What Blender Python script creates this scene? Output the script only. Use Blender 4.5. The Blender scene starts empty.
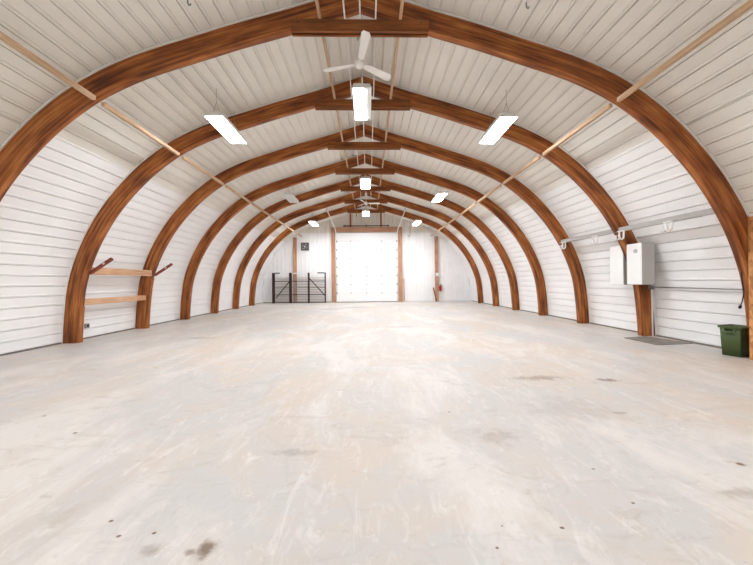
import bpy, bmesh, math, random
from mathutils import Vector, Matrix
random.seed(7)
scene = bpy.context.scene
COL = scene.collection
PI = math.pi

# ------------------------------------------------------------------ layout
HALF, RIDGE = 6.1, 5.44           # inside half width, underside of roof at the ridge
FIRST, BAY = 4.1636, 1.8194        # distance of the nearest arch, arch spacing
ARCH_Y = [FIRST + BAY * k for k in range(7)]
AT = 0.13                         # arch thickness along the building
Y_FRONT, Y_END = -2.6, 16.865
SHEET = 0.016                     # gap from arch back to the metal sheets

# ------------------------------------------------------------------ materials
def new_mat(name):
    m = bpy.data.materials.new(name); m.use_nodes = True
    nt = m.node_tree
    return m, nt, nt.nodes['Principled BSDF']

def lin(r, g, b):
    f = lambda c: c / 12.92 if c <= 0.04045 else ((c + 0.055) / 1.055) ** 2.4
    return (f(r / 255), f(g / 255), f(b / 255), 1)

def plain(name, rgb, rough=0.5, metal=0.0, var=0.06, scale=6.0, spec=0.4):
    m, nt, b = new_mat(name)
    tc = nt.nodes.new('ShaderNodeTexCoord')
    nz = nt.nodes.new('ShaderNodeTexNoise'); nz.inputs['Scale'].default_value = scale; nz.inputs['Detail'].default_value = 5
    rp = nt.nodes.new('ShaderNodeValToRGB')
    c = lin(*rgb)
    rp.color_ramp.elements[0].position = 0.3; rp.color_ramp.elements[1].position = 0.7
    rp.color_ramp.elements[0].color = tuple(x * (1 - var) for x in c[:3]) + (1,)
    rp.color_ramp.elements[1].color = tuple(min(1, x * (1 + var)) for x in c[:3]) + (1,)
    nt.links.new(tc.outputs['Object'], nz.inputs['Vector'])
    nt.links.new(nz.outputs['Fac'], rp.inputs['Fac'])
    nt.links.new(rp.outputs['Color'], b.inputs['Base Color'])
    b.inputs['Roughness'].default_value = rough; b.inputs['Metallic'].default_value = metal
    b.inputs['Specular IOR Level'].default_value = spec
    return m

def wood(name, dark, mid, light, rough=0.55, along=1.2, across=26.0, blotch=1.0, spec=0.3, span=.16):
    """grain runs along the U coordinate of the mesh's UV map (metres)"""
    m, nt, b = new_mat(name)
    N, L = nt.nodes, nt.links
    uv = N.new('ShaderNodeUVMap'); uv.uv_map = 'UVMap'
    oi = N.new('ShaderNodeObjectInfo')
    off = N.new('ShaderNodeVectorMath'); off.operation = 'ADD'
    rnd = N.new('ShaderNodeVectorMath'); rnd.operation = 'SCALE'; rnd.inputs[0].default_value = (37, 11, 5)
    L.new(oi.outputs['Random'], rnd.inputs['Scale'])
    L.new(uv.outputs['UV'], off.inputs[0]); L.new(rnd.outputs[0], off.inputs[1])
    mp = N.new('ShaderNodeMapping'); mp.inputs['Scale'].default_value = (along, across, 1)
    L.new(off.outputs[0], mp.inputs['Vector'])
    n1 = N.new('ShaderNodeTexNoise'); n1.inputs['Scale'].default_value = 1.0; n1.inputs['Detail'].default_value = 6; n1.inputs['Roughness'].default_value = 0.65
    L.new(mp.outputs[0], n1.inputs['Vector'])
    mp2 = N.new('ShaderNodeMapping'); mp2.inputs['Scale'].default_value = (1.6, 5.0, 1)
    L.new(off.outputs[0], mp2.inputs['Vector'])
    n2 = N.new('ShaderNodeTexNoise'); n2.inputs['Scale'].default_value = blotch; n2.inputs['Detail'].default_value = 4
    L.new(mp2.outputs[0], n2.inputs['Vector'])
    mx = N.new('ShaderNodeMath'); mx.operation = 'MULTIPLY_ADD'; mx.inputs[1].default_value = 0.6
    L.new(n1.outputs['Fac'], mx.inputs[0])
    h = N.new('ShaderNodeMath'); h.operation = 'MULTIPLY'; h.inputs[1].default_value = 0.4
    L.new(n2.outputs['Fac'], h.inputs[0]); L.new(h.outputs[0], mx.inputs[2])
    rp = N.new('ShaderNodeValToRGB'); cr = rp.color_ramp
    cr.elements[0].position = 0.5 - span; cr.elements[0].color = lin(*dark)
    cr.elements[1].position = 0.5 + span; cr.elements[1].color = lin(*light)
    e = cr.elements.new(0.5); e.color = lin(*mid)
    L.new(mx.outputs[0], rp.inputs['Fac']); L.new(rp.outputs['Color'], b.inputs['Base Color'])
    b.inputs['Roughness'].default_value = rough; b.inputs['Specular IOR Level'].default_value = spec
    return m

def emis(name, rgb, strength):
    m, nt, b = new_mat(name)
    b.inputs['Base Color'].default_value = lin(*rgb)
    b.inputs['Emission Color'].default_value = lin(*rgb)
    b.inputs['Emission Strength'].default_value = strength
    return m

def sheet_mat(name, rgb, rough, dirt):
    m, nt, b = new_mat(name)
    N, L = nt.nodes, nt.links
    tc = N.new('ShaderNodeTexCoord')
    n = N.new('ShaderNodeTexNoise'); n.inputs['Scale'].default_value = 1.7; n.inputs['Detail'].default_value = 7; n.inputs['Roughness'].default_value = 0.6
    L.new(tc.outputs['Object'], n.inputs['Vector'])
    rp = N.new('ShaderNodeValToRGB'); c = lin(*rgb)
    rp.color_ramp.elements[0].position = 0.3; rp.color_ramp.elements[0].color = tuple(x * (1 - dirt) for x in c[:3]) + (1,)
    rp.color_ramp.elements[1].position = 0.62; rp.color_ramp.elements[1].color = c
    L.new(n.outputs['Fac'], rp.inputs['Fac']); L.new(rp.outputs['Color'], b.inputs['Base Color'])
    b.inputs['Roughness'].default_value = rough; b.inputs['Specular IOR Level'].default_value = 0.3
    return m

M = {}
M['wall'] = sheet_mat('white_wall_steel', (243, 243, 243), 0.42, 0.05)
M['ceil'] = sheet_mat('cream_ceiling_steel', (232, 229, 221), 0.5, 0.06)
M['trim'] = plain('white_trim', (238, 237, 232), 0.5, var=0.02)
M['glulam'] = wood('stained_glulam', (84, 42, 18), (146, 82, 38), (190, 122, 64), along=0.9, across=20, span=.12)
M['collar'] = wood('stained_collar', (84, 46, 20), (132, 76, 34), (164, 102, 50), along=1.4, across=18)
M['pine'] = wood('pale_pine', (164, 130, 98), (196, 164, 132), (216, 188, 158), along=2.0, across=30, rough=0.65)
M['plank'] = wood('shelf_pine', (166, 122, 90), (202, 160, 126), (220, 184, 150), along=2.4, across=26, rough=0.65)
M['post'] = wood('framing_timber', (150, 106, 80), (182, 138, 110), (200, 160, 134), along=1.6, across=22, rough=0.65)
M['redpost'] = wood('stained_stud', (106, 58, 28), (154, 92, 46), (184, 118, 66), along=2.0, across=24)
M['oldwood'] = wood('weathered_board', (84, 60, 42), (116, 86, 62), (140, 108, 82), along=2.0, across=24, rough=0.75)
M['osb'] = None
M['rust'] = plain('rusty_red_steel', (140, 72, 52), 0.6, 0.2, 0.25, 18)
M['darksteel'] = plain('dark_brown_steel', (62, 42, 40), 0.55, 0.3, 0.2, 12)
M['greysteel'] = plain('galvanised_channel', (166, 162, 157), 0.45, 0.25, 0.06, 9)
M['whitepaint'] = plain('white_paint', (236, 236, 234), 0.4, var=0.02)
M['caseshade'] = plain('shade_toned_cabinet_enamel', (184, 182, 178), 0.4, var=0.02)  # shade of the cabinet's camera-facing side is put into this grey
M['boxgrey'] = plain('light_grey_enamel', (224, 223, 219), 0.4, var=0.02)
M['fanwhite'] = plain('fan_white_enamel', (240, 239, 234), 0.35, var=0.02)
M['tray'] = plain('fixture_white_enamel', (236, 236, 234), 0.35, var=0.01)
M['black'] = plain('black_rubber', (22, 22, 22), 0.6, var=0.1)
M['darkgrey'] = plain('dark_grey_metal', (82, 82, 82), 0.5, 0.3, 0.1)
M['midgrey'] = plain('mid_grey_metal', (150, 150, 148), 0.45, 0.4, 0.05)
M['slat'] = plain('dusty_grey_slats', (176, 166, 156), 0.7, var=0.1, scale=4)
M['green'] = plain('green_plastic', (70, 88, 46), 0.38, var=0.05, scale=3)
M['mat'] = plain('grey_floor_mat', (128, 121, 112), 0.85, var=0.3, scale=9)
M['red'] = plain('red_enamel', (188, 30, 34), 0.35, var=0.03)
M['door'] = plain('white_door_panel', (240, 240, 240), 0.45, var=0.015)
M['sill'] = plain('dark_base_gap', (118, 112, 104), 0.8, var=0.15)
M['wire'] = plain('thin_steel_wire', (150, 146, 138), 0.5, 0.5, 0.05)
M['lamp'] = emis('lit_diffuser', (244, 248, 253), 37.0)

def osb_mat():
    m, nt, b = new_mat('orange_strand_board')
    N, L = nt.nodes, nt.links
    tc = N.new('ShaderNodeTexCoord')
    v = N.new('ShaderNodeTexVoronoi'); v.inputs['Scale'].default_value = 26
    mp = N.new('ShaderNodeMapping'); mp.inputs['Scale'].default_value = (1, 1, 0.45); mp.inputs['Rotation'].default_value = (0.5, 0, 0)
    L.new(tc.outputs['Object'], mp.inputs[0]); L.new(mp.outputs[0], v.inputs['Vector'])
    rp = N.new('ShaderNodeValToRGB')
    rp.color_ramp.elements[0].color = lin(160, 100, 50); rp.color_ramp.elements[1].color = lin(222, 164, 104)
    L.new(v.outputs['Color'], rp.inputs['Fac']); L.new(rp.outputs['Color'], b.inputs['Base Color'])
    b.inputs['Roughness'].default_value = 0.7
    return m
M['osb'] = osb_mat()

# spots on the slab, in metres: x, y, radius x, radius y, strength
STAINS = [(-0.655, 1.335, .055, .05, .85), (-0.904, 1.328, .05, .03, .35), (-0.716, 1.317, .03, .018, .6),
          (2.176, 3.517, .36, .09, .5), (2.933, 3.41, .14, .06, .8), (1.068, 2.225, .17, .13, .28), (1.963, 2.684, .4, .3, .16),
          (-0.412, 13.37, .7, .35, .35), (-1.62, 12.78, .7, .3, .25), (0.768, 7.586, .5, .12, .3), (2.21, 1.586, .16, .05, .4),
          (-3.595, 6.395, .4, .09, .4), (-0.443, 2.067, .14, .05, .28), (2.335, 2.566, .07, .03, .4)]
# small dark chips trodden into the slab
CHIPS = [(2.479, 1.834, .035), (-2.291, 2.392, .018), (-2.884, 2.71, .016), (-1.227, 1.5, .011), (-1.112, 1.41, .014), (-0.956, 1.422, .010),
         (1.5, 1.817, .014), (0.73, 1.412, .010), (1.014, 1.392, .010), (0.654, 1.297, .010), (0.813, 2.646, .014), (1.497, 1.535, .008), (5.7, 8.414, .03)]
STAINS += [(x, y, r, r * .7, 1.0) for x, y, r in CHIPS]

def floor_mat():
    m, nt, b = new_mat('worn_concrete')
    N, L = nt.nodes, nt.links
    tc = N.new('ShaderNodeTexCoord')
    def noise(scale, detail, sc=(1, 1, 1), rough=0.55, dist=0.0, loc=(0, 0, 0)):
        mp = N.new('ShaderNodeMapping'); mp.inputs['Scale'].default_value = sc; mp.inputs['Location'].default_value = loc
        L.new(tc.outputs['Object'], mp.inputs[0])
        n = N.new('ShaderNodeTexNoise'); n.inputs['Scale'].default_value = scale; n.inputs['Detail'].default_value = detail
        n.inputs['Roughness'].default_value = rough; n.inputs['Distortion'].default_value = dist
        L.new(mp.outputs[0], n.inputs['Vector'])
        return n.outputs['Fac']
    def ramp(fac, p0, p1, c0=(0, 0, 0, 1), c1=(1, 1, 1, 1)):
        r = N.new('ShaderNodeValToRGB')
        r.color_ramp.elements[0].position = p0; r.color_ramp.elements[0].color = c0
        r.color_ramp.elements[1].position = p1; r.color_ramp.elements[1].color = c1
        L.new(fac, r.inputs['Fac']); return r.outputs['Color']
    def mix(fac, a, bb, mode='MIX'):
        x = N.new('ShaderNodeMix'); x.data_type = 'RGBA'; x.blend_type = mode
        if isinstance(fac, float): x.inputs[0].default_value = fac
        else: L.new(fac, x.inputs[0])
        for s, v in ((6, a), (7, bb)):
            if isinstance(v, tuple): x.inputs[s].default_value = v
            else: L.new(v, x.inputs[s])
        return x.outputs[2]
    grey, beige, pale = lin(191, 188, 185), lin(199, 187, 175), lin(208, 202, 196)
    K = lambda v: (v, v, v, 1)
    c = mix(ramp(noise(0.6, 10, dist=0.8, rough=0.68), 0.44, 0.58), grey, beige)
    c = mix(ramp(noise(1.0, 10, (1, .5, 1), 0.70, 0.8, (4, 2, 0)), 0.48, 0.60), c, pale)
    # trowel marks and scrapes
    c = mix(ramp(noise(2.6, 10, (3.0, .7, 1), 0.74, 1.4, (9, 1, 0)), 0.54, 0.66, K(0), K(.55)), c, lin(219, 214, 209))
    c = mix(ramp(noise(2.2, 10, (.8, 2.2, 1), 0.74, 1.2, (1, 7, 0)), 0.55, 0.66, K(0), K(.5)), c, lin(178, 167, 154))
    c = mix(ramp(noise(6.5, 9, (1.2, .9, 1), 0.75, 0.8, (2, 3, 0)), 0.56, 0.66, K(0), K(.5)), c, lin(220, 216, 209))
    c = mix(ramp(noise(5.5, 9, (.9, 1.5, 1), 0.76, 1.0, (3, 8, 0)), 0.58, 0.68, K(0), K(.5)), c, lin(172, 159, 144))
    c = mix(ramp(noise(17, 8, (1.4, 1, 1), 0.75, 0.6, (6, 1, 0)), 0.58, 0.68, K(0), K(.4)), c, lin(176, 164, 150))
    # fine pits
    c = mix(ramp(noise(26, 4, (1, 1, 1), 0.6, 0, (5, 5, 0)), 0.70, 0.76, (0, 0, 0, 1), (.45, .45, .45, 1)), c, lin(140, 126, 110))
    # cracks
    v = N.new('ShaderNodeTexVoronoi'); v.feature = 'DISTANCE_TO_EDGE'; v.inputs['Scale'].default_value = 0.35
    nz = N.new('ShaderNodeTexNoise'); nz.inputs['Scale'].default_value = 1.6; nz.inputs['Detail'].default_value = 8
    L.new(tc.outputs['Object'], nz.inputs['Vector'])
    ad = N.new('ShaderNodeMix'); ad.data_type = 'RGBA'; ad.blend_type = 'ADD'; ad.inputs[0].default_value = 0.9
    L.new(tc.outputs['Object'], ad.inputs[6]); L.new(nz.outputs['Color'], ad.inputs[7])
    L.new(ad.outputs[2], v.inputs['Vector'])
    c = mix(ramp(v.outputs['Distance'], 0.001, 0.006, (.10, .10, .10, 1), (0, 0, 0, 1)), c, lin(150, 140, 128))
    # dark oil and rust spots
    sx = N.new('ShaderNodeSeparateXYZ'); L.new(tc.outputs['Object'], sx.inputs[0])
    wob = noise(9, 6, rough=0.7)
    tot = None
    def mth(op, a, bb=None, cc=None):
        q = N.new('ShaderNodeMath'); q.operation = op
        for i, s in enumerate((a, bb, cc)):
            if s is None: continue
            if isinstance(s, (int, float)): q.inputs[i].default_value = s
            else: L.new(s, q.inputs[i])
        return q.outputs[0]
    for (x, y, rx, ry, st) in STAINS:
        dx = mth('MULTIPLY', mth('SUBTRACT', sx.outputs[0], x), 1 / rx)
        dy = mth('MULTIPLY', mth('SUBTRACT', sx.outputs[1], y), 1 / ry)
        d = mth('SQRT', mth('ADD', mth('MULTIPLY', dx, dx), mth('MULTIPLY', dy, dy)))
        d = mth('MULTIPLY_ADD', mth('SUBTRACT', wob, 0.5), 3.0, d)
        k = N.new('ShaderNodeMapRange'); k.interpolation_type = 'SMOOTHSTEP'
        k.inputs[1].default_value = 0.25; k.inputs[2].default_value = 1.25; k.inputs[3].default_value = st; k.inputs[4].default_value = 0
        L.new(d, k.inputs[0])
        tot = k.outputs[0] if tot is None else mth('MAXIMUM', tot, k.outputs[0])
    c = mix(tot, c, lin(106, 80, 56))
    L.new(c, b.inputs['Base Color'])
    b.inputs['Roughness'].default_value = 0.5; b.inputs['Specular IOR Level'].default_value = 0.35
    bp = N.new('ShaderNodeBump'); bp.inputs['Strength'].default_value = 0.12; bp.inputs['Distance'].default_value = 0.02
    L.new(noise(7, 8, rough=0.65), bp.inputs['Height']); L.new(bp.outputs[0], b.inputs['Normal'])
    return m
M['floor'] = floor_mat()

# ------------------------------------------------------------------ mesh helpers
class MB:
    """collects shapes of ONE part"""
    def __init__(self):
        self.v, self.f, self.uv, self.sm = [], [], [], []
    def face(self, pts, uvs=None, smooth=False):
        i = len(self.v); self.v += [tuple(p) for p in pts]
        self.f.append(list(range(i, i + len(pts)))); self.uv.append(uvs); self.sm.append(smooth)
    def hexa(self, c):
        """c: 8 corners, bottom ring of four then top ring of four"""
        i = len(self.v); self.v += [tuple(p) for p in c]
        for q in ((3, 2, 1, 0), (4, 5, 6, 7), (0, 1, 5, 4), (1, 2, 6, 5), (2, 3, 7, 6), (3, 0, 4, 7)):
            self.f.append([i + k for k in q]); self.uv.append(None); self.sm.append(False)
        return self
    def box(self, x0, x1, y0, y1, z0, z1):
        return self.hexa([(x0, y0, z0), (x1, y0, z0), (x1, y1, z0), (x0, y1, z0), (x0, y0, z1), (x1, y0, z1), (x1, y1, z1), (x0, y1, z1)])
    def bar(self, a, b, w, h, up=(0, 0, 1)):
        """rectangular bar from a to b, w across, h along up"""
        a, b = Vector(a), Vector(b); d = (b - a).normalized(); up = Vector(up)
        s = d.cross(up).normalized(); u = s.cross(d).normalized()
        s *= w / 2; u *= h / 2
        return self.hexa([a - s - u, a + s - u, b + s - u, b - s - u, a - s + u, a + s + u, b + s + u, b - s + u])
    def tube(self, pts, r, n=8, caps=True):
        pts = [Vector(p) for p in pts]; rings = []
        rr = r if isinstance(r, (list, tuple)) else [r] * len(pts)
        prev = None
        for k, p in enumerate(pts):
            d = (pts[min(k + 1, len(pts) - 1)] - pts[max(k - 1, 0)]).normalized()
            if prev is None:
                prev = d.orthogonal().normalized()
            prev = (prev - d * prev.dot(d)).normalized()
            q = d.cross(prev)
            i = len(self.v)
            self.v += [tuple(p + (prev * math.cos(2 * PI * j / n) + q * math.sin(2 * PI * j / n)) * rr[k]) for j in range(n)]
            rings.append(i)
        for a, b in zip(rings, rings[1:]):
            for j in range(n):
                self.f.append([a + j, a + (j + 1) % n, b + (j + 1) % n, b + j]); self.uv.append(None); self.sm.append(True)
        if caps:
            self.f.append([rings[0] + j for j in reversed(range(n))]); self.uv.append(None); self.sm.append(False)
            self.f.append([rings[-1] + j for j in range(n)]); self.uv.append(None); self.sm.append(False)
        return self
    def lathe(self, c, prof, axis=(0, 0, 1), n=20):
        """prof: list of (radius, height along axis)"""
        c, ax = Vector(c), Vector(axis).normalized()
        p = ax.orthogonal().normalized(); q = ax.cross(p); rings = []
        for r, h in prof:
            i = len(self.v)
            self.v += [tuple(c + ax * h + (p * math.cos(2 * PI * j / n) + q * math.sin(2 * PI * j / n)) * max(r, 1e-4)) for j in range(n)]
            rings.append(i)
        for a, b in zip(rings, rings[1:]):
            for j in range(n):
                self.f.append([a + j, a + (j + 1) % n, b + (j + 1) % n, b + j]); self.uv.append(None); self.sm.append(True)
        self.f.append([rings[0] + j for j in reversed(range(n))]); self.uv.append(None); self.sm.append(False)
        self.f.append([rings[-1] + j for j in range(n)]); self.uv.append(None); self.sm.append(False)
        return self
    def build(self, name, mat, parent=None, grain=None, bevel=0.0, at=None):
        """at: world point of the origin (mesh is given in world coordinates)"""
        me = bpy.data.meshes.new(name)
        o0 = Vector(at) if at is not None else Vector((0, 0, 0))
        me.from_pydata([Vector(p) - o0 for p in self.v], [], self.f)
        me.update()
        for p, s in zip(me.polygons, self.sm): p.use_smooth = s
        uvl = me.uv_layers.new(name='UVMap')
        if grain is None:
            ext = [max(p[i] for p in self.v) - min(p[i] for p in self.v) for i in range(3)]
            grain = ext.index(max(ext))
        for p, uvs in zip(me.polygons, self.uv):
            n = p.normal
            for k, li in enumerate(p.loop_indices):
                if uvs: uvl.data[li].uv = uvs[k]
                else:
                    co = self.v[me.loops[li].vertex_index]
                    oth = [i for i in range(3) if i != grain]
                    uvl.data[li].uv = (co[grain], co[oth[0]] + co[oth[1]] + 3.1 * abs(n[oth[0]]))
        bm = bmesh.new(); bm.from_mesh(me)
        bmesh.ops.recalc_face_normals(bm, faces=bm.faces)
        bm.to_mesh(me); bm.free()
        me.materials.append(mat)
        o = bpy.data.objects.new(name, me); COL.objects.link(o)
        o.location = o0
        if parent is not None:
            o.parent = parent
            o.location = o0 - parent.location
        if bevel:
            b = o.modifiers.new('bevel', 'BEVEL'); b.width = bevel; b.segments = 2; b.limit_method = 'ANGLE'
        return o

def tag(o, label, cat, group=None):
    o['label'] = label; o['category'] = cat
    if group: o['group'] = group
    return o
def thing(name, label, cat, loc, group=None):
    o = bpy.data.objects.new(name, None); COL.objects.link(o); o.location = loc
    o.empty_display_size = 0.2
    return tag(o, label, cat, group)
def struct(o):
    o['kind'] = 'structure'; return o
def copy_tree(o, parent=None):
    c = o.copy(); COL.objects.link(c)
    if parent is not None: c.parent = parent
    for ch in list(o.children): copy_tree(ch, c)
    return c

# ------------------------------------------------------------------ the section of the building
KEY = [(6.1, 0), (6.085, .35), (6.062, .637), (6.03, .95), (5.984, 1.272), (5.895, 1.58), (5.787, 1.879), (5.655, 2.17), (5.505, 2.448), (5.337, 2.72),
       (5.152, 2.972), (4.885, 3.285), (4.592, 3.583), (4.275, 3.845), (3.945, 4.083), (3.59, 4.27), (3.222, 4.433), (2.85, 4.56), (2.486, 4.675),
       (1.784, 4.902), (.907, 5.15), (0, 5.45)]
def resample(pts, step):
    out = [Vector(pts[0])]; acc = 0.0
    for a, b in zip(pts, pts[1:]):
        a, b = Vector(a), Vector(b); l = (b - a).length; t = step - acc
        while t <= l:
            out.append(a + (b - a) * (t / l)); t += step
        acc = l - (t - step)
    return out
def smooth_profile():
    lo = [(6.14, -1.2)]                              # carry on below the floor and past the ridge so smoothing keeps the ends
    hi = [(-1.2, 5.45 + .33 * 1.2)]
    p = resample(lo + KEY + hi, 0.04)
    n = 7
    ker = [math.exp(-(i / 5.0) ** 2) for i in range(-n * 2, n * 2 + 1)]; s = sum(ker)
    q = []
    for i in range(len(p)):
        acc = Vector((0, 0))
        for j, k in enumerate(ker):
            acc += p[min(max(i + j - 2 * n, 0), len(p) - 1)] * (k / s)
        q.append(acc)
    # clip to 0 <= z and x >= 0
    r = []
    for a, b in zip(q, q[1:]):
        if a.y < 0 <= b.y: r.append(a + (b - a) * (-a.y / (b.y - a.y)))
        elif b.y < 0: continue
        if b.x < 0:
            r.append(a + (b - a) * (a.x / (a.x - b.x))); break
        r.append(b)
    return r
PROF = smooth_profile()
ARC = [0.0]
for a, b in zip(PROF, PROF[1:]): ARC.append(ARC[-1] + (b - a).length)
ARC_LEN = ARC[-1]
def at_arc(s):
    """point and inward normal of the right half section at arc length s from the floor"""
    s = min(max(s, 0), ARC_LEN)
    for k in range(len(ARC) - 1):
        if s <= ARC[k + 1] or k == len(ARC) - 2:
            t = (s - ARC[k]) / max(1e-9, ARC[k + 1] - ARC[k]); break
    p = PROF[k] + (PROF[k + 1] - PROF[k]) * t
    i0, i1 = max(0, k - 1), min(len(PROF) - 1, k + 2)
    d = (PROF[i1] - PROF[i0]).normalized()
    return p, Vector((-d.y, d.x))                     # inward
def arc_at_z(z):
    for k in range(len(PROF) - 1):
        if PROF[k].y <= z <= PROF[k + 1].y:
            return ARC[k] + (ARC[k + 1] - ARC[k]) * (z - PROF[k].y) / (PROF[k + 1].y - PROF[k].y)
    return ARC_LEN
def depth_at(s):
    t = s / ARC_LEN
    return 0.25 + 0.012 * min(1, t / 0.3)
def roof_z(x):
    x = abs(x)
    for k in range(len(PROF) - 1):
        a, b = PROF[k], PROF[k + 1]
        if b.x <= x <= a.x: return a.y + (b.y - a.y) * (a.x - x) / max(1e-9, a.x - b.x)
    return 0 if x > 6 else RIDGE

# ------------------------------------------------------------------ shell
def corrugated(s0, s1, pitch, rib_w, rib_h, extra, gap):
    """(arc, inward offset) break points of a ribbed steel sheet: a lap joint below each rib"""
    out = []; s = s0
    while s < s1:
        e = min(s + pitch, s1)
        for ds, h in ((0, 0), (.001, -.035), (gap, -.035), (gap + .001, 0), (.018, 0), (.018 + rib_w * .25, rib_h), (.018 + rib_w * .75, rib_h), (.018 + rib_w, 0)):
            if s + ds < e: out.append((s + ds, h + extra))
        k = .018 + rib_w
        while k + .09 < e - s:                       # enough points to follow the bend
            k += .06; out.append((s + k, extra))
        s = e
    out.append((s1, extra))
    return out
S_JOIN = arc_at_z(3.47)
LOW = corrugated(0.018, S_JOIN, 0.19, 0.036, 0.006, -SHEET + .004, .010)
HIGH = corrugated(S_JOIN - .05, ARC_LEN, 0.2, 0.04, 0.010, -SHEET - .010, .009)
def section(points, sign):
    r = []
    for s, h in points:
        p, n = at_arc(s); q = p + n * h
        r.append((sign * q.x, q.y))
    return r
def sweep(name, sec, mat, ya, yb, parent=None):
    mb = MB(); n = len(sec)
    ys = (ya, yb)
    for y in ys: mb.v += [(x, y, z) for x, z in sec]
    for i in range(n - 1):
        mb.f.append([i, i + 1, n + i + 1, n + i]); mb.uv.append(None); mb.sm.append(False)
    o = mb.build(name, mat, parent)
    return o if parent else struct(o)
Y_SPLIT = FIRST + AT / 2                               # in the foreground bay the cream sheets come further down
S_LOW = arc_at_z(2.15)
LOW_F = corrugated(0.018, S_LOW, 0.19, 0.036, 0.006, -SHEET + .004, .010)
HIGH_F = corrugated(S_LOW - .03, S_JOIN - .049, 0.2, 0.04, 0.010, -SHEET - .010, .009)
for sgn, nm in ((-1, 'wall_left'), (1, 'wall_right')):
    wl = sweep(nm, section(LOW, sgn), M['wall'], Y_SPLIT, Y_END + .06)
    sweep('front_sheet', section(LOW_F, sgn), M['wall'], Y_FRONT, Y_SPLIT - .002, wl)
sec_r = section(HIGH, 1); sec_l = section(HIGH, -1)
sec_r[-1] = (0.0, sec_r[-1][1]); sec_l[-1] = sec_r[-1]
roof = sweep('ceiling', sec_l + sec_r[:-1][::-1], M['ceil'], Y_FRONT, Y_END + .06)
for sgn in (-1, 1):
    sweep('lower_sheet', section(HIGH_F, sgn), M['ceil'], Y_FRONT, Y_SPLIT - .002, roof)
    p0, n0 = at_arc(S_LOW - .03)
    q0 = p0 + n0 * (-SHEET + .012)
    MB().box(sgn * (q0.x - .012), sgn * (q0.x + .012), Y_FRONT, FIRST - .025, q0.y - .025, q0.y + .02).build('sheet_edge', M['trim'], roof)
fl = MB(); fl.face([(-7, Y_FRONT, 0), (7, Y_FRONT, 0), (7, Y_END + .2, 0), (-7, Y_END + .2, 0)])
struct(fl.build('floor', M['floor']))
for sgn, nm in ((-1, 'baseboard_left'), (1, 'baseboard_right')):
    struct(MB().box(sgn * 6.10, sgn * 6.16, Y_FRONT, Y_END, 0, 0.03).build(nm, M['sill']))

def gable(name, y, face, lowmat, highmat, split):
    """vertical ribbed sheets closing the section; face = +1 or -1 is the side of the ribs along Y"""
    xs = []; x = -6.12
    while x < 6.12:
        for d, h in ((0, 0), (.010, .016), (.030, .016), (.040, 0), (.042, -.025), (.056, -.025), (.058, 0)):
            if x + d < 6.12: xs.append((x + d, h))
        x += .23
    xs.append((6.12, 0))
    for part, m in (('low', lowmat), ('high', highmat)):
        mb = MB()
        for (xa, ha), (xb, hb) in zip(xs, xs[1:]):
            za, zb = roof_z(xa) + .03, roof_z(xb) + .03
            if part == 'low':
                a0 = b0 = .02; a1, b1 = min(za, split), min(zb, split)
            else:
                a0 = b0 = split - .0; a1, b1 = za, zb
                if za <= split or zb <= split: continue
            dy = 0 if part == 'low' else -face * .012
            mb.face([(xa, y + face * ha + dy, a0), (xb, y + face * hb + dy, b0), (xb, y + face * hb + dy, b1), (xa, y + face * ha + dy, a1)])
        if part == 'low': base = struct(mb.build(name, m))
        else: mb.build('gable_sheet', m, base)
    return base
gable('wall_back', Y_END, -1, M['wall'], M['ceil'], 4.02)
gable('wall_front', Y_FRONT, 1, M['wall'], M['ceil'], 4.02)
struct(MB().box(-6.0, -2.08, Y_END - .03, Y_END - .018, 0, .04).build('baseboard_back', M['sill']))

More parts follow.
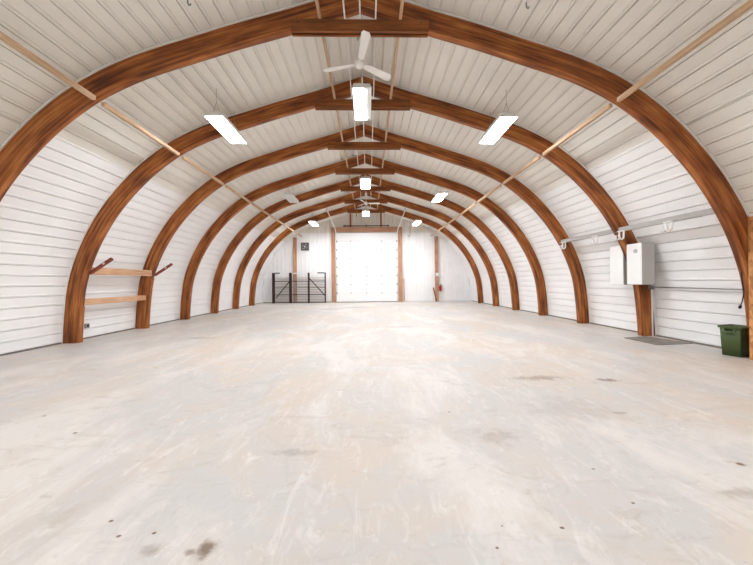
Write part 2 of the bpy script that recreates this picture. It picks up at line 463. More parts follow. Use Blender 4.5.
# ------------------------------------------------------------------ arches
ORD = ['nearest', 'second', 'third', 'fourth', 'fifth', 'sixth', 'farthest']
ARCH_LABEL = ['largest and nearest brown glulam arch, both legs running out of the photo',
              'second brown glulam arch from the camera, grey steel cabinets fixed to its right leg',
              'third brown glulam arch from the camera, shelf planks ending at its left leg',
              'fourth brown glulam arch, first one deeper than the wall rack and hook rail',
              'fifth brown glulam arch, third in from the far end wall',
              'sixth brown glulam arch, last but one before the far end wall',
              'smallest and farthest brown glulam arch, just in front of the end wall']
def half_mesh(sign, Y):
    st = [ARC_LEN * i / 72 for i in range(73)]
    out, inn, us = [], [], []
    for s in st:
        p, n = at_arc(s); q = p + n * depth_at(s)
        out.append(p); inn.append(q); us.append(s)
    inn[0] = Vector((inn[0].x, 0)); out[0] = Vector((out[0].x, 0))
    for i in range(len(inn)):                        # cut the inner edge on the centre line
        if inn[i].x < 0:
            a, b = inn[i - 1], inn[i]
            t = a.x / (a.x - b.x); c = a + (b - a) * t
            inn[i:] = [c] * (len(inn) - i); break
    mb = MB()
    y0, y1 = Y, Y + AT
    P = lambda v, y: (sign * v.x, y, v.y)
    uo = 0 if sign < 0 else 9.3
    for i in range(len(st) - 1):
        o0, o1, i0, i1 = out[i], out[i + 1], inn[i], inn[i + 1]
        u0, u1 = us[i] + uo, us[i + 1] + uo
        tri = (i1 - i0).length < 1e-6
        if tri:
            mb.face([P(o0, y0), P(o1, y0), P(i0, y0)], [(u0, 0), (u1, 0), (u0, .33)])
            mb.face([P(o0, y1), P(o1, y1), P(i0, y1)], [(u0, 2), (u1, 2), (u0, 2.33)])
        else:
            mb.face([P(o0, y0), P(o1, y0), P(i1, y0), P(i0, y0)], [(u0, 0), (u1, 0), (u1, .33), (u0, .33)])
            mb.face([P(o0, y1), P(o1, y1), P(i1, y1), P(i0, y1)], [(u0, 2), (u1, 2), (u1, 2.33), (u0, 2.33)])
            mb.face([P(i0, y0), P(i1, y0), P(i1, y1), P(i0, y1)], [(u0, 4), (u1, 4), (u1, 4.13), (u0, 4.13)], True)
        mb.face([P(o0, y0), P(o1, y0), P(o1, y1), P(o0, y1)], [(u0, 6), (u1, 6), (u1, 6.13), (u0, 6.13)], True)
    mb.face([P(out[0], y0), P(inn[0], y0), P(inn[0], y1), P(out[0], y1)])
    mb.face([P(out[-1], y0), P(inn[-1], y0), P(inn[-1], y1), P(out[-1], y1)])
    return mb
def weld(o):
    bm = bmesh.new(); bm.from_mesh(o.data)
    bmesh.ops.remove_doubles(bm, verts=bm.verts, dist=1e-5)
    bmesh.ops.recalc_face_normals(bm, faces=bm.faces)
    bm.to_mesh(o.data); bm.free()
def make_arch():
    Y = ARCH_Y[0]
    t = thing('glulam_arch', ARCH_LABEL[0], 'arch', (0, Y, 0), 'glulam arches of the barn')
    for s in (-1, 1): weld(half_mesh(s, Y).build('arch_half', M['glulam'], t, at=(0, Y, 0)))
    MB().box(-.985, .985, Y - .042, Y - .002, 4.772, 4.942).build('collar_tie', M['collar'], t, bevel=.004, at=(0, Y, 0))
    MB().box(-.985, .985, Y + .024, Y + .058, 4.766, 4.942).build('collar_tie', M['collar'], t, bevel=.004, at=(0, Y, 0))
    for x in (-.88, .87):
        MB().lathe((x, Y - .042, 4.905), [(.012, 0), (.012, .008), (.006, .014)], (0, -1, 0), 10).build('bolt', M['darkgrey'], t, at=(0, Y, 0))
    return t
arch0 = make_arch(); ARCHES = [arch0]
for k in range(1, 7):
    c = copy_tree(arch0); c.location = (0, ARCH_Y[k], 0); c['label'] = ARCH_LABEL[k]; ARCHES.append(c)
# white edge trim where the sheets meet each arch
def trim_mesh():
    mb = MB()
    st = [ARC_LEN * i / 60 for i in range(61)]
    for sgn in (-1, 1):
        for ya in (-.022, AT + .002):
            ring = []
            for s in st:
                p, n = at_arc(s)
                a, b = p - n * .001, p - n * (SHEET)
                ring.append(((sgn * a.x, a.y), (sgn * b.x, b.y)))
            for (a0, b0), (a1, b1) in zip(ring, ring[1:]):
                y0, y1 = ya, ya + .02
                for q in ((a0, a1, b1, b0),):
                    mb.face([(q[0][0], y0, q[0][1]), (q[1][0], y0, q[1][1]), (q[2][0], y0, q[2][1]), (q[3][0], y0, q[3][1])])
                    mb.face([(q[0][0], y1, q[0][1]), (q[1][0], y1, q[1][1]), (q[2][0], y1, q[2][1]), (q[3][0], y1, q[3][1])])
                mb.face([(a0[0], y0, a0[1]), (a1[0], y0, a1[1]), (a1[0], y1, a1[1]), (a0[0], y1, a0[1])])
    return mb
tr0 = struct(trim_mesh().build('trim_1', M['trim'])); tr0.location.y = ARCH_Y[0]
for k in range(1, 7):
    c = tr0.copy(); COL.objects.link(c); c.name = 'trim_%d' % (k + 1); c.location.y = ARCH_Y[k]

# ------------------------------------------------------------------ wooden spacer strips between the arches
BAYS = []
edges = [Y_FRONT + .05] + ARCH_Y + [Y_END - .03]
names = ['leaving the photo in the foreground'] + \
        ['from the %s to the %s arch' % (a, b) for a, b in zip(ORD, ORD[1:])] + ['from the farthest arch to the end wall']
for i in range(8):
    a = (ARCH_Y[i - 1] + AT) if i else ARCH_Y[0] - 2.2
    BAYS.append((a, edges[i + 1], names[i]))
for side, x, z, w, h in (('left side', -3.765, 3.825, .05, .06), ('right side', 3.765, 3.825, .05, .062),
                         ('ridge left', -.575, 4.974, .04, .06), ('ridge right', .575, 4.974, .04, .06)):
    proto = {}
    for i, (a, b, nm) in enumerate(BAYS):
        gap = .003
        if 'ridge' in side and i < 7: b2 = b - .003
        else: b2 = b - gap
        a2 = a + gap
        if 'ridge' in side and i: a2 = a + .004
        o = MB().box(x - w / 2, x + w / 2, a2, b2, z - h / 2, z + h / 2)
        if 'ridge' in side:
            lab = 'pale wooden strip %s of the ridge, %s' % (side.split()[1], nm)
        else:
            lab = 'long pale wooden strip on the %s slope, %s' % (side.split()[0], nm)
        r = o.build('wooden_strut', M['pine'], at=(x, (a + b) / 2, z))
        tag(r, lab, 'wooden strip', 'wooden strips between the arches')

# three thin conduits along the ridge
for x, z, lab in ((-.22, 4.956, 'thin white conduit along the ridge, left one of three'), (.22, 4.956, 'thin white conduit along the ridge, right one of three'),
                  (0, 4.956, 'thin white conduit along the ridge, middle one of three')):
    r = MB().tube([(x, 1.9, z), (x, Y_END - .05, z)], .011, 8).build('conduit', M['trim'], at=(x, 8, z))
    tag(r, lab, 'conduit', 'conduits along the ridge')

# ------------------------------------------------------------------ light fixtures
FW, FL = 0.34, 1.03
def make_fixture(lit=1.0, drop=(.5, .5)):
    """built around the origin: underside at z = 0"""
    t = thing('light_fixture', '', 'light', (0, 0, 0), 'hanging light fixtures')
    w, l = FW / 2, FL / 2
    h = MB()
    h.hexa([(-w, -l, .0), (w, -l, .0), (w, l, .0), (-w, l, .0), (-w + .03, -l + .03, .075), (w - .03, -l + .03, .075), (w - .03, l - .03, .075), (-w + .03, l - .03, .075)])
    h.build('housing', M['tray'], t)
    fr = MB()
    for x0, x1, y0, y1 in ((-w, -w + .018, -l, l), (w - .018, w, -l, l), (-w + .018, w - .018, -l, -l + .018), (-w + .018, w - .018, l - .018, l)):
        fr.box(x0, x1, y0, y1, -.02, -.001)
    fr.build('frame', M['tray'], t)
    if lit > 0:
        x1 = -w + .02 + (FW - .04) * lit
        MB().box(-w + .02, x1, -l + .02, l - .02, -.016, -.002).build('diffuser', M['lamp'], t)
    if lit < 1:
        n = 6 if lit == 0 else 2
        x0 = -w + .02 + (FW - .04) * lit; sp = (FW - .04 - (FW - .04) * lit) / n
        for i in range(n):
            x = x0 + sp * (i + .5)
            MB().tube([(x, -l + .03, -.012), (x, l - .03, -.012)], .008, 8).build('tube', M['boxgrey'], t)
    for y, d in ((-l + .12, drop[0]), (l - .22, drop[1])):
        wr = MB()
        wr.tube([(-.07, y, .07), (0, y, .07 + .22)], .003, 5); wr.tube([(.07, y, .07), (0, y, .07 + .22)], .003, 5)
        wr.tube([(0, y, .07 + .2), (0, y, d)], .003, 5)
        wr.build('hanging_wire', M['wire'], t)
    return t
def fixture(x, y, z, lab, lit=1.0, src=None):
    d = roof_z(x) + .015 - z if abs(x) > 1 else 4.95 - z
    t = make_fixture(lit, (d, d)); t.location = (x, y, z); t['label'] = lab
    return t
SIDE_Z, MID_Z = 4.12, 4.58
fixture(-2.59, 5.59, SIDE_Z, 'large lit fixture hung on wires, nearest one left of the ridge')
fixture(2.61, 5.59, SIDE_Z, 'large lit fixture hung on wires, nearest one right of the ridge')
fixture(-0.003, 5.53, MID_Z, 'half lit fixture under the ridge, just beyond the near ceiling fan', .62)
fixture(-2.60, 10.17, SIDE_Z, 'unlit white fixture left of the ridge with its tubes showing', 0)
fixture(2.59, 10.10, SIDE_Z, 'lit fixture right of the ridge, middle one of the right row')
fixture(.01, 10.03, MID_Z, 'round glowing fixture under the ridge, middle one of three there')
fixture(-2.645, 14.60, SIDE_Z, 'small lit fixture far left, in front of the end wall ventilator')
fixture(2.54, 14.60, SIDE_Z, 'small lit fixture far right, in front of the end wall')
fixture(-.02, 14.45, MID_Z, 'small lit fixture under the ridge, just above the overhead door')
for x, z, w in ((-2.6, SIDE_Z, 'left'), (2.58, SIDE_Z, 'right')):  # out-of-frame fixtures continuing the rows, added to brighten the foreground floor
    for y, q in ((.7, 'above'),):
        fixture(x, y, z, 'added unseen lit fixture %s the camera position, %s row' % (q, w))

# ------------------------------------------------------------------ ceiling fans
def make_fan(angles, loc, lab):
    t = thing('ceiling_fan', lab, 'fan', (0, 0, 0), 'white ceiling fans')
    top = RIDGE - .02 - loc[2]
    MB().lathe((0, 0, .35), [(.02, 0), (.045, .01), (.052, .06), (.052, .11), (.02, .125)]).build('canopy', M['fanwhite'], t)
    MB().tube([(0, 0, .06), (0, 0, top)], .010, 10).build('downrod', M['fanwhite'], t)
    MB().lathe((0, 0, -.06), [(.02, 0), (.06, .012), (.078, .04), (.08, .075), (.07, .11), (.035, .135), (.02, .15)]).build('motor_hub', M['fanwhite'], t)
    for a in angles:
        b = MB(); a = math.radians(a); ca, sa = math.cos(a), math.sin(a)
        n = 10; rows = []
        for i in range(n + 1):
            r = .09 + .53 * i / n
            w = .042 + .03 * (i / n)
            if i == n: w *= .62
            if i == 0: w = .035
            rows.append((r, w))
        def P(r, v, z): return (ca * r - sa * v, sa * r + ca * v, z - .25 * v)
        for dz in (0, .008):
            for (r0, w0), (r1, w1) in zip(rows, rows[1:]):
                b.face([P(r0, -w0, dz), P(r0, w0, dz), P(r1, w1, dz), P(r1, -w1, dz)])
        for (r0, w0), (r1, w1) in zip(rows, rows[1:]):
            for s in (-1, 1):
                b.face([P(r0, s * w0, 0), P(r1, s * w1, 0), P(r1, s * w1, .008), P(r0, s * w0, .008)])
        for r, w in (rows[0], rows[-1]):
            b.face([P(r, -w, 0), P(r, w, 0), P(r, w, .008), P(r, -w, .008)])
        weld(b.build('blade', M['fanwhite'], t))
    t.location = loc
    return t
make_fan((33, 165, 281), (-.028, 4.70, 4.735), 'large three bladed white ceiling fan near the camera')
make_fan((3, 128, 248), (.005, 13.08, 4.72), 'small far white ceiling fan above the overhead door')

# small hooks on the near ceiling
for x, y, lab in ((-2.17, 3.70, 'tiny dark hook on the near ceiling, left of the ridge'), (2.16, 3.70, 'tiny dark hook on the near ceiling, right of the ridge')):
    z = roof_z(x) + SHEET
    r = MB().tube([(x, y, z), (x, y, z - .05), (x + .012, y, z - .075), (x + .03, y, z - .075), (x + .036, y, z - .055)], .007, 6).build('ceiling_hook', M['darkgrey'], at=(x, y, z))
    tag(r, lab, 'hook')

# ------------------------------------------------------------------ left wall: rack between second and third arch
Y1, Y2 = ARCH_Y[1], ARCH_Y[2]
def on(o, lab, cat, grp=None): return tag(o, lab, cat, grp)
on(MB().box(-5.695, -5.652, Y1 + AT + .002, Y2 - .003, 1.39, 1.545).build('shelf_plank', M['plank'], bevel=.004, at=(-5.64, 6.9, 1.38)),
   'upper pale wooden plank between two arches on the left wall', 'plank', 'rack planks on the left wall')
on(MB().box(-5.852, -5.812, Y1 + AT + .002, Y2 - .003, .757, .888).build('shelf_plank', M['plank'], bevel=.004, at=(-5.8, 6.9, .757)),
   'lower pale wooden plank between two arches on the left wall', 'plank', 'rack planks on the left wall')
def inner_x(z):
    s = arc_at_z(z); p, n = at_arc(s); return (p + n * depth_at(s)).x
def leg(Yk, z1, lab):
    mb = MB(); n = 10; zs = [z1 * i / n for i in range(n + 1)]
    for a, b in zip(zs, zs[1:]):
        xa, xb = -inner_x(a) + .008, -inner_x(b) + .008
        if a == 0: xa = -inner_x(.02) + .008
        mb.hexa([(xa, Yk + .015, a), (xa + .035, Yk + .015, a), (xa + .035, Yk + AT - .02, a), (xa, Yk + AT - .02, a),
                 (xb, Yk + .015, b), (xb + .035, Yk + .015, b), (xb + .035, Yk + AT - .02, b), (xb, Yk + AT - .02, b)])
    o = mb.build('support_stud', M['redpost'], at=(-5.8, Yk + .06, 0))
    bm = bmesh.new(); bm.from_mesh(o.data); bmesh.ops.remove_doubles(bm, verts=bm.verts, dist=1e-5)
    seen = {}
    for f in list(bm.faces):
        k = tuple(sorted(v.index for v in f.verts)); seen.setdefault(k, []).append(f)
    bmesh.ops.delete(bm, geom=[f for fs in seen.values() if len(fs) > 1 for f in fs], context='FACES_ONLY')
    bm.to_mesh(o.data); bm.free()
    on(o, lab, 'stud')
leg(Y1, .74, 'short stained stud on the second arch left leg, under the lower plank')
leg(Y2, 1.33, 'taller stained stud on the third arch left leg, under the upper plank')
for Yk, bx, lab in ((Y1, -inner_x(1.36) + .03, 'rusty red bracket arm sticking up from the second arch left leg'), (Y2, -inner_x(1.36) + .03, 'rusty red bracket arm sticking up from the third arch left leg')):
    t = thing('bracket_arm', lab, 'bracket', (bx, Yk + .07, 1.39), 'bracket arms of the left wall rack')
    MB().bar((bx + .03, Yk + .10, 1.415), (bx + .48, Yk + .10, 1.715), .05, .055).build('arm', M['rust'], t, at=(bx, Yk + .07, 1.39))
    MB().bar((bx + .31, Yk + .073, 1.602), (bx + .35, Yk + .073, 1.628), .003, .03).build('tag_plate', M['boxgrey'], t, at=(bx, Yk + .07, 1.39))
t = thing('wall_outlet', 'small dark grey outlet low on the left wall under the rack', 'outlet', (-6.07, 6.46, .24))
MB().box(-6.09, -6.05, 6.42, 6.50, .235, .335).build('cover', M['midgrey'], t, bevel=.004, at=(-6.07, 6.46, .24))
MB().box(-6.05, -6.045, 6.437, 6.483, .26, .31).build('socket', M['black'], t, at=(-6.07, 6.46, .24))

# ------------------------------------------------------------------ right wall: hook rail, cabinets, pipes, bin, partition
t = thing('hook_rail', 'long light grey rail across the right arches, white hooks below it', 'rail', (5.24, 6, 2.235))
ra, rb = Vector((inner_x(2.19) - .034, ARCH_Y[0] + .10, 2.238)), Vector((inner_x(2.19) - .05, ARCH_Y[2] + .06, 2.238))
MB().bar(ra, rb, .05, .088).build('channel', M['greysteel'], t, bevel=.004, at=(5.24, 6, 2.235))
MB().box(ra.x - .02, ra.x + .022, ARCH_Y[0] + .03, ARCH_Y[0] + .098, 2.195, 2.285).build('end_block', M['rust'], t, at=(5.24, 6, 2.235))
MB().bar(ra + Vector((.0, .22, -.049)), ra + Vector((-.008, .75, -.049)), .03, .012).build('batten', M['midgrey'], t, at=(5.24, 6, 2.235))
hook_lab = ['white double hook on the grey rail, nearest the camera', 'white hook on the grey rail, beside the second arch',
            'white hook on the grey rail, midway between the second and third arches', 'white hook on the grey rail, at its far end by the third arch']
hk = thing('rail_hook', hook_lab[0], 'hook', (5.255, 4.88, 2.19), 'white hooks under the grey rail')
def hmesh(p): return [(5.255 + a, 4.88 + b, 2.19 + c) for a, b, c in p]
MB().box(5.22, 5.27, 4.81, 4.95, 2.170, 2.186).build('hook_plate', M['whitepaint'], hk, bevel=.003, at=(5.255, 4.88, 2.19))
for s in (-1, 1):
    MB().tube(hmesh([(0, s * .05, -.018), (0, s * .05, -.12), (-.01, s * .05, -.165), (-.04, s * .048, -.185), (-.075, s * .045, -.165), (-.085, s * .042, -.12), (-.088, s * .04, -.09)]),
              [.016, .016, .016, .016, .016, .018, .02], 8).build('prong', M['whitepaint'], hk, at=(5.255, 4.88, 2.19))
for k, (y, x) in enumerate(((5.80, 5.243), (6.47, 5.233), (7.50, 5.218))):
    c = copy_tree(hk); c.location = (x, y, 2.19); c['label'] = hook_lab[k + 1]

def cabinet(x0, x1, y0, y1, z0, z1, lab, badge):
    t = thing('steel_cabinet', lab, 'cabinet', (x1, (y0 + y1) / 2, z0), 'steel cabinets on the second arch')
    P = (x1, (y0 + y1) / 2, z0)
    MB().box(x0 + .014, x1, y0, y1, z0, z1).build('case', M['caseshade'], t, bevel=.006, at=P)  # case coloured darker than the door to carry its near side's shade
    MB().box(x0, x0 + .012, y0 + .004, y1 - .004, z0 + .004, z1 - .004).build('cabinet_door', M['whitepaint'], t, bevel=.004, at=P)
    if badge:
        MB().lathe((x0, y0 + .13, z1 - .16), [(.042, 0), (.042, .006), (.034, .012)], (-1, 0, 0), 20).build('knob', M['caseshade'], t, at=P)
    return t
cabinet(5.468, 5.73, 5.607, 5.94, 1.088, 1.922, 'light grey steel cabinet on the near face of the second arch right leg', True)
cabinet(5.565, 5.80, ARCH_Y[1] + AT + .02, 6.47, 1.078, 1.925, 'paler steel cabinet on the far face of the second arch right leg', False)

t = thing('wall_pipe', 'thin grey pipe running level along the right wall towards the bin', 'pipe', (5.98, 5.9, 1.0))
MB().tube([(5.965, 5.90, 1.03), (5.965, 4.2, 1.02), (5.965, 3.6, 1.015)], .012, 8).build('pipe_run', M['midgrey'], t, at=(5.98, 5.9, 1.0))
MB().box(5.93, 6.0, 5.88, 5.95, .985, 1.065).build('junction_box', M['midgrey'], t, bevel=.005, at=(5.98, 5.9, 1.0))
on(MB().tube([(5.975, 5.925, .98), (5.985, 5.925, .7), (5.99, 5.925, .0)], .014, 8).build('white_pipe', M['trim'], at=(5.98, 5.925, 0)),
   'white pipe running down the wall to the floor beside the second arch right leg', 'pipe')

mt = MB()
cs = [(5.269, 5.801), (5.289, 5.146), (6.04, 5.225), (5.83, 5.93)]
mt.hexa([(x, y, .001) for x, y in cs] + [(x, y, .012) for x, y in cs])
on(mt.build('floor_mat', M['mat'], at=(5.6, 5.5, 0)), 'flat dark grey mat on the floor under the steel cabinets', 'mat')

def make_bin():
    c0 = Vector((5.690, 4.274)); d1 = Vector((-.25, .968)); d2 = Vector((.968, .25))
    w, l, H = .20, .26, .46
    cen = c0 + d1 * w / 2 + d2 * l / 2
    P0 = (cen.x, cen.y, 0)
    t = thing('waste_bin', 'dark green plastic bin on the floor by the right wall', 'bin', P0)
    def ring(sc, z, ins=0.0):
        pts = []
        for a, b in ((-1, -1), (1, -1), (1, 1), (-1, 1)):
            for k in range(5):                         # rounded corner
                ang = math.atan2(b, a) - PI / 4 + PI / 2 * k / 4
                r = .014
                u = a * (w / 2 * sc - ins - r) + r * math.cos(ang); v = b * (l / 2 * sc - ins - r) + r * math.sin(ang)
                q = cen + d1 * u + d2 * v
                pts.append((q.x, q.y, z))
        return pts
    mb = MB(); rings = [ring(1, .002), ring(1.16, H), ring(1.16, H, .006), ring(1.0, .012, .006)]
    for a, b in zip(rings, rings[1:]):
        n = len(a)
        for j in range(n): mb.face([a[j], a[(j + 1) % n], b[(j + 1) % n], b[j]], smooth=True)
    mb.face(rings[0][::-1]); mb.face(rings[-1])
    weld(mb.build('bin_body', M['green'], t, at=P0))
    rm = MB(); ro = [ring(1.16, H - .035, -.003), ring(1.19, H - .03, -.012), ring(1.19, H + .004, -.012), ring(1.16, H + .004, .004)]
    for a, b in zip(ro, ro[1:]):
        n = len(a)
        for j in range(n): rm.face([a[j], a[(j + 1) % n], b[(j + 1) % n], b[j]])
    weld(rm.build('rim', M['green'], t, at=P0))
    # lift handle under the rim on the face that looks into the room
    m = cen - d2 * (l / 2 * 1.15 + .004); hb = MB()
    for s in (-1, 1):
        q = m + d1 * s * .055
        hb.bar((q.x, q.y, H - .035), (q.x - d2.x * .03, q.y - d2.y * .03, H - .085), .014, .012)
    a, b = m + d1 * .062 - d2 * .03, m - d1 * .062 - d2 * .03
    hb.bar((a.x, a.y, H - .085), (b.x, b.y, H - .085), .016, .03)
    hb.build('lift_handle', M['green'], t, at=P0)
    # black bar standing for the shade inside the grip recess
    a, b = m + d1 * .04 + d2 * .003, m - d1 * .04 + d2 * .003
    MB().bar((a.x, a.y, H - .07), (b.x, b.y, H - .07), .008, .03).build('grip_shade', M['black'], t, at=P0)
make_bin()

t = thing('strand_board_partition', 'tall orange strand board panel at the right edge of the photo', 'panel', (5.72, 3.0, 0))
MB().box(5.672, 5.690, 1.75, 4.155, .004, 2.165).build('board_sheet', M['osb'], t, at=(5.72, 3.0, 0))
for y in (4.08, 3.3, 2.5, 1.8):
    MB().box(5.691, 5.78, y, y + .04, .004, 2.125).build('stud', M['post'], t, at=(5.72, 3.0, 0))
MB().box(5.691, 5.78, 1.75, 4.13, 2.126, 2.165).build('top_plate', M['post'], t, at=(5.72, 3.0, 0))

t = thing('power_cord', 'black cord with plug hanging beside the nearest arch right leg', 'cord', (5.56, 4.14, 1.1))
def cordp(p): return [(x, y, z) for x, y, z in p]
MB().tube([(5.56, 4.145, 1.30), (5.555, 4.145, 1.2), (5.57, 4.145, 1.10), (5.585, 4.145, 1.02), (5.58, 4.145, .95), (5.56, 4.145, .86), (5.535, 4.145, .80)], .007, 7).build('cable', M['black'], t, at=(5.64, 4.14, 1.1))
MB().lathe((5.535, 4.145, .803), [(.010, 0), (.017, .012), (.017, .045), (.010, .05)], (-.4, 0, -1), 10).build('plug', M['black'], t, at=(5.64, 4.14, 1.1))

# ------------------------------------------------------------------ the end wall
YD = Y_END - .085
d = thing('door_1', 'white sectional overhead door in the middle of the far end wall', 'door', (-.03, YD, 0)); d['kind'] = 'structure'
DP = (-.03, YD, 0)
DX0, DX1, DH = -1.765, 1.765, 4.02
for k in range(8):
    z0, z1 = .03 + (DH - .03) / 8 * k, .03 + (DH - .03) / 8 * (k + 1)
    p = MB().box(DX0, DX1, YD, YD + .045, z0 + .003, z1 - .003)
    p.build('door_panel', M['door'], d, bevel=.006, at=DP)
for k in range(1, 8):
    z = .03 + (DH - .03) / 8 * k
    for x in (-.93, -.03, .86):
        if x == -.03 and k > 4: continue
        MB().box(x - .02, x + .02, YD - .008, YD - .001, z - .035, z + .035).build('hinge', M['midgrey'], d, at=DP)
    for x in (DX0 + .03, DX1 - .03):
        MB().box(x - .022, x + .022, YD - .025, YD - .001, z - .04, z + .04).build('roller', M['darkgrey'], d, at=DP)
MB().box(DX0, DX1, YD + .002, YD + .04, .0, .028).build('bottom_seal', M['black'], d, at=DP)
for s, x in ((-1, DX0 - .02), (1, DX1 + .02)):
    MB().tube([(x, YD - .04, .05), (x, YD - .04, 4.0), (x, YD - .10, 4.14), (x * 1.01, YD - .2, 4.22), (x * 1.09, 14.4, 4.75)], .028, 8).build('track', M['trim'], d, at=DP)
    MB().bar((x * 1.09, 14.40, 4.75), (x * 1.09, 14.40, roof_z(x * 1.09) + .01), .03, .02, (0, 1, 0)).build('track_hanger', M['midgrey'], d, at=DP)
MB().tube([(-1.33, YD - .09, 4.40), (1.27, YD - .09, 4.40)], .022, 8).build('spring_shaft', M['darksteel'], d, at=DP)
for x in (-1.3, -.03, 1.24):
    MB().box(x - .03, x + .03, YD - .10, YD - .02, 4.35, 4.45).build('shaft_bearing', M['darksteel'], d, at=DP)

def st(mb, name, mat): return struct(mb.build(name, mat, bevel=.004))
st(MB().box(-2.05, -1.815, Y_END - .12, Y_END - .02, 0, 4.05), 'trim_8', M['post'])
st(MB().box(1.815, 2.05, Y_END - .12, Y_END - .02, 0, 4.05), 'trim_9', M['post'])
st(MB().box(-2.05, 2.05, Y_END - .12, Y_END - .02, 4.055, 4.34), 'trim_10', M['post'])
for x, nm in ((-.935, 'left'), (.835, 'right')):
    o = MB().box(x - .045, x + .045, Y_END - .10, Y_END - .02, 4.345, roof_z(x) - .01).build('gable_stud', M['redpost'])
    tag(o, 'short brown stud above the overhead door, %s one of the two' % nm, 'stud', 'gable studs over the door')
for x, nm, zt in ((-4.15, 'left', 3.76), (4.05, 'right', 3.78)):
    o = MB().box(x - .10, x + .10, Y_END - .12, Y_END - .02, 0, zt).build('wall_post', M['post'], bevel=.004, at=(x, Y_END - .07, 0))
    tag(o, 'brown timber post on the end wall, %s' % ('behind the steel gate' if nm == 'left' else 'beside the red extinguisher'), 'post', 'timber posts on the end wall')

# ventilator
t = thing('wall_ventilator', 'square grey ventilator high on the end wall, left of the door', 'ventilator', (-3.57, Y_END - .05, 3.24))
VP = (-3.57, Y_END - .05, 3.24)
fr = MB()
for b in ((-3.79, -3.35, 3.02, 3.08), (-3.79, -3.35, 3.40, 3.46), (-3.79, -3.73, 3.08, 3.40), (-3.41, -3.35, 3.08, 3.40)):
    fr.box(b[0], b[1], Y_END - .10, Y_END - .02, b[2], b[3])
fr.build('housing', M['darkgrey'], t, at=VP)
MB().box(-3.73, -3.41, Y_END - .04, Y_END - .022, 3.08, 3.40).build('back_louvre', M['midgrey'], t, at=VP)
for k in range(4):
    a = PI / 2 * k + .4
    MB().bar((-3.57 + .03 * math.cos(a), Y_END - .065, 3.24 + .03 * math.sin(a)), (-3.57 + .15 * math.cos(a), Y_END - .06, 3.24 + .15 * math.sin(a)), .075, .008, (0, 1, 0)).build('fan_blade', M['darkgrey'], t, at=VP)
MB().lathe((-3.57, Y_END - .055, 3.24), [(.05, 0), (.05, .03), (.03, .04)], (0, -1, 0), 16).build('hub', M['boxgrey'], t, at=VP)

# steel gate leaning by the end wall
GY = Y_END - .30
def gx(px): return -5.395 + (px - 272.0) * .0561
def gz(py): return (302.7 - py) * .0584
t = thing('steel_gate', 'dark brown steel gate with diagonal braces standing by the end wall', 'gate', (-3.9, GY, 0))
GP = (-3.9, GY, 0)
for a, b, m in ((272.2, 274.9, 'darksteel'), (289.3, 291.9, 'darksteel'), (308.1, 309.9, 'darksteel'), (325.1, 326.3, 'darksteel')):
    MB().box(gx(a), gx(b), GY - .03, GY + .03, .0, gz(273.2)).build('upright', M[m], t, at=GP)
MB().box(gx(274.9), gx(325.1), GY - .02, GY + .02, gz(274.2), gz(273.2)).build('top_rail', M['whitepaint'], t, at=GP)
MB().box(gx(275), gx(280), GY - .035, GY - .02, gz(274.0), gz(273.0)).build('top_cap', M['darksteel'], t, at=GP)
MB().box(gx(318), gx(325), GY - .035, GY - .02, gz(274.0), gz(273.0)).build('top_cap', M['darksteel'], t, at=GP)
for y, a, b in ((281.4, 274.9, 325.1), (287.6, 274.9, 325.1), (294.6, 274.9, 325.1), (302.1, 274.9, 325.1)):
    mat = M['greysteel'] if y == 287.6 else M['darksteel']
    MB().box(gx(a), gx(b), GY + .0, GY + .025, gz(y) - .022, gz(y) + .022).build('rail', mat, t, at=GP)
for a, b in (((276.1, 297.5), (289.6, 281.7)), ((310.0, 279.0), (325.4, 295.7))):
    MB().bar((gx(a[0]), GY - .012, gz(a[1])), (gx(b[0]), GY - .012, gz(b[1])), .02, .05).build('diagonal_brace', M['darksteel'], t, at=GP)
sl = MB(); z = .08
while z < 1.45:
    sl.box(gx(275.2), gx(324.8), GY + .03, GY + .042, z, z + .03); z += .095
sl.build('slat_panel', M['slat'], t, at=GP)

# extinguisher, sign, leaning boards, cable
EX, EY = 4.245, Y_END - .12
t = thing('fire_extinguisher', 'small red fire extinguisher hanging beside the right timber post', 'extinguisher', (EX, EY, .6))
EP = (EX, EY, .6)
MB().lathe((EX, EY, .60), [(.05, 0), (.065, .02), (.067, .04), (.067, .27), (.055, .31), (.025, .335), (.025, .345)]).build('cylinder', M['red'], t, at=EP)
MB().box(4.152, 4.19, EY - .03, EY + .05, .78, .81).build('wall_bracket', M['darkgrey'], t, at=EP)
MB().lathe((EX, EY, .946), [(.02, 0), (.02, .03), (.014, .035)], n=10).build('valve', M['darkgrey'], t, at=EP)
MB().bar((EX - .02, EY, .985), (EX + .09, EY, 1.0), .02, .012).build('lever', M['black'], t, at=EP)
MB().tube([(EX + .02, EY, .96), (EX + .085, EY - .01, .93), (EX + .095, EY - .01, .80), (EX + .085, EY - .01, .70)], .011, 7).build('hose', M['black'], t, at=EP)
o = MB().box(3.98, 4.16, Y_END - .14, Y_END - .122, 1.47, 1.66).build('post_sign', M['whitepaint'], at=(4.07, Y_END - .13, 1.47))
tag(o, 'small white square box fixed on the right timber post', 'box')
o = MB().bar((2.13, Y_END - .30, .012), (2.13, Y_END - .065, 1.33), .05, .03, (0, 1, 0)).build('leaning_board', M['plank'], at=(2.1, Y_END - .2, 0))
tag(o, 'narrow pale board leaning on the wall right of the overhead door', 'board', 'boards leaning on the end wall')
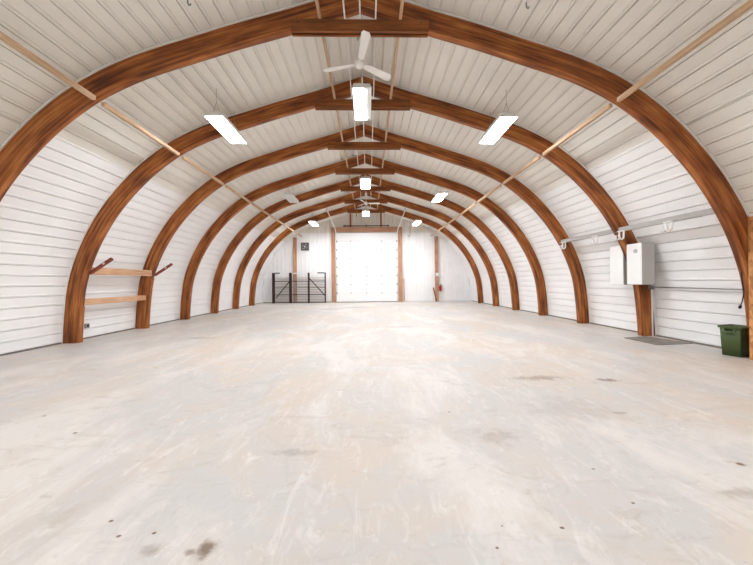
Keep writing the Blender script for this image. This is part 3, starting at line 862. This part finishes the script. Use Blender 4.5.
o = MB().bar((3.97, Y_END - .33, .012), (3.85, Y_END - .065, .80), .07, .03, (0, 1, 0)).build('leaning_board', M['oldwood'], at=(3.9, Y_END - .2, 0))
tag(o, 'short dark board leaning at the foot of the right timber post', 'board', 'boards leaning on the end wall')
o = MB().tube([(2.52, Y_END - .05, roof_z(2.5) - .05), (2.52, Y_END - .05, 4.0), (2.50, Y_END - .06, 3.8), (2.42, Y_END - .08, 3.75), (2.40, Y_END - .08, 3.85)], .012, 6).build('hanging_cable', M['midgrey'], at=(2.5, Y_END - .05, 4))
tag(o, 'thin grey cable hanging on the gable right of the door', 'cable')

# ------------------------------------------------------------------ world, camera, view
w = bpy.data.worlds.new('world'); scene.world = w; w.use_nodes = True
w.node_tree.nodes['Background'].inputs[0].default_value = (.8, .88, 1, 1)
w.node_tree.nodes['Background'].inputs[1].default_value = 0.3

F_PX, CX, CH, YAW, PITCH, ROLL = 290.0, .088, 1.2029, .0196, .0043, -.0088
def ray(u, v):
    c, s = math.cos(ROLL), math.sin(ROLL); u, v = c * u + s * v, -s * u + c * v
    x, y, z = u / F_PX, 1.0, -v / F_PX
    c, s = math.cos(PITCH), math.sin(PITCH); y, z = c * y - s * z, s * y + c * z
    c, s = math.cos(YAW), math.sin(YAW); x, y = c * x + s * y, -s * x + c * y
    return Vector((x, y, z))
fw = ray(0, 0).normalized(); rt = (ray(1, 0) - ray(0, 0)).normalized(); up = rt.cross(fw)
cam = bpy.data.cameras.new('camera'); co = bpy.data.objects.new('camera', cam); COL.objects.link(co)
cam.sensor_width = 36; cam.lens = 36 * F_PX / 753; cam.shift_x = 2.195 / 753; cam.shift_y = -2.513 / 753; cam.clip_start = .05; cam.clip_end = 200
mw = Matrix((rt, up, -fw)).transposed().to_4x4(); mw.translation = (CX, 0, CH)
co.matrix_world = mw
scene.camera = co
vs = scene.view_settings
vs.view_transform = 'Standard'; vs.look = 'None'; vs.gamma = 1; vs.exposure = 1.42; vs.use_curve_mapping = False
scene.cycles.max_bounces = 16; scene.cycles.diffuse_bounces = 8
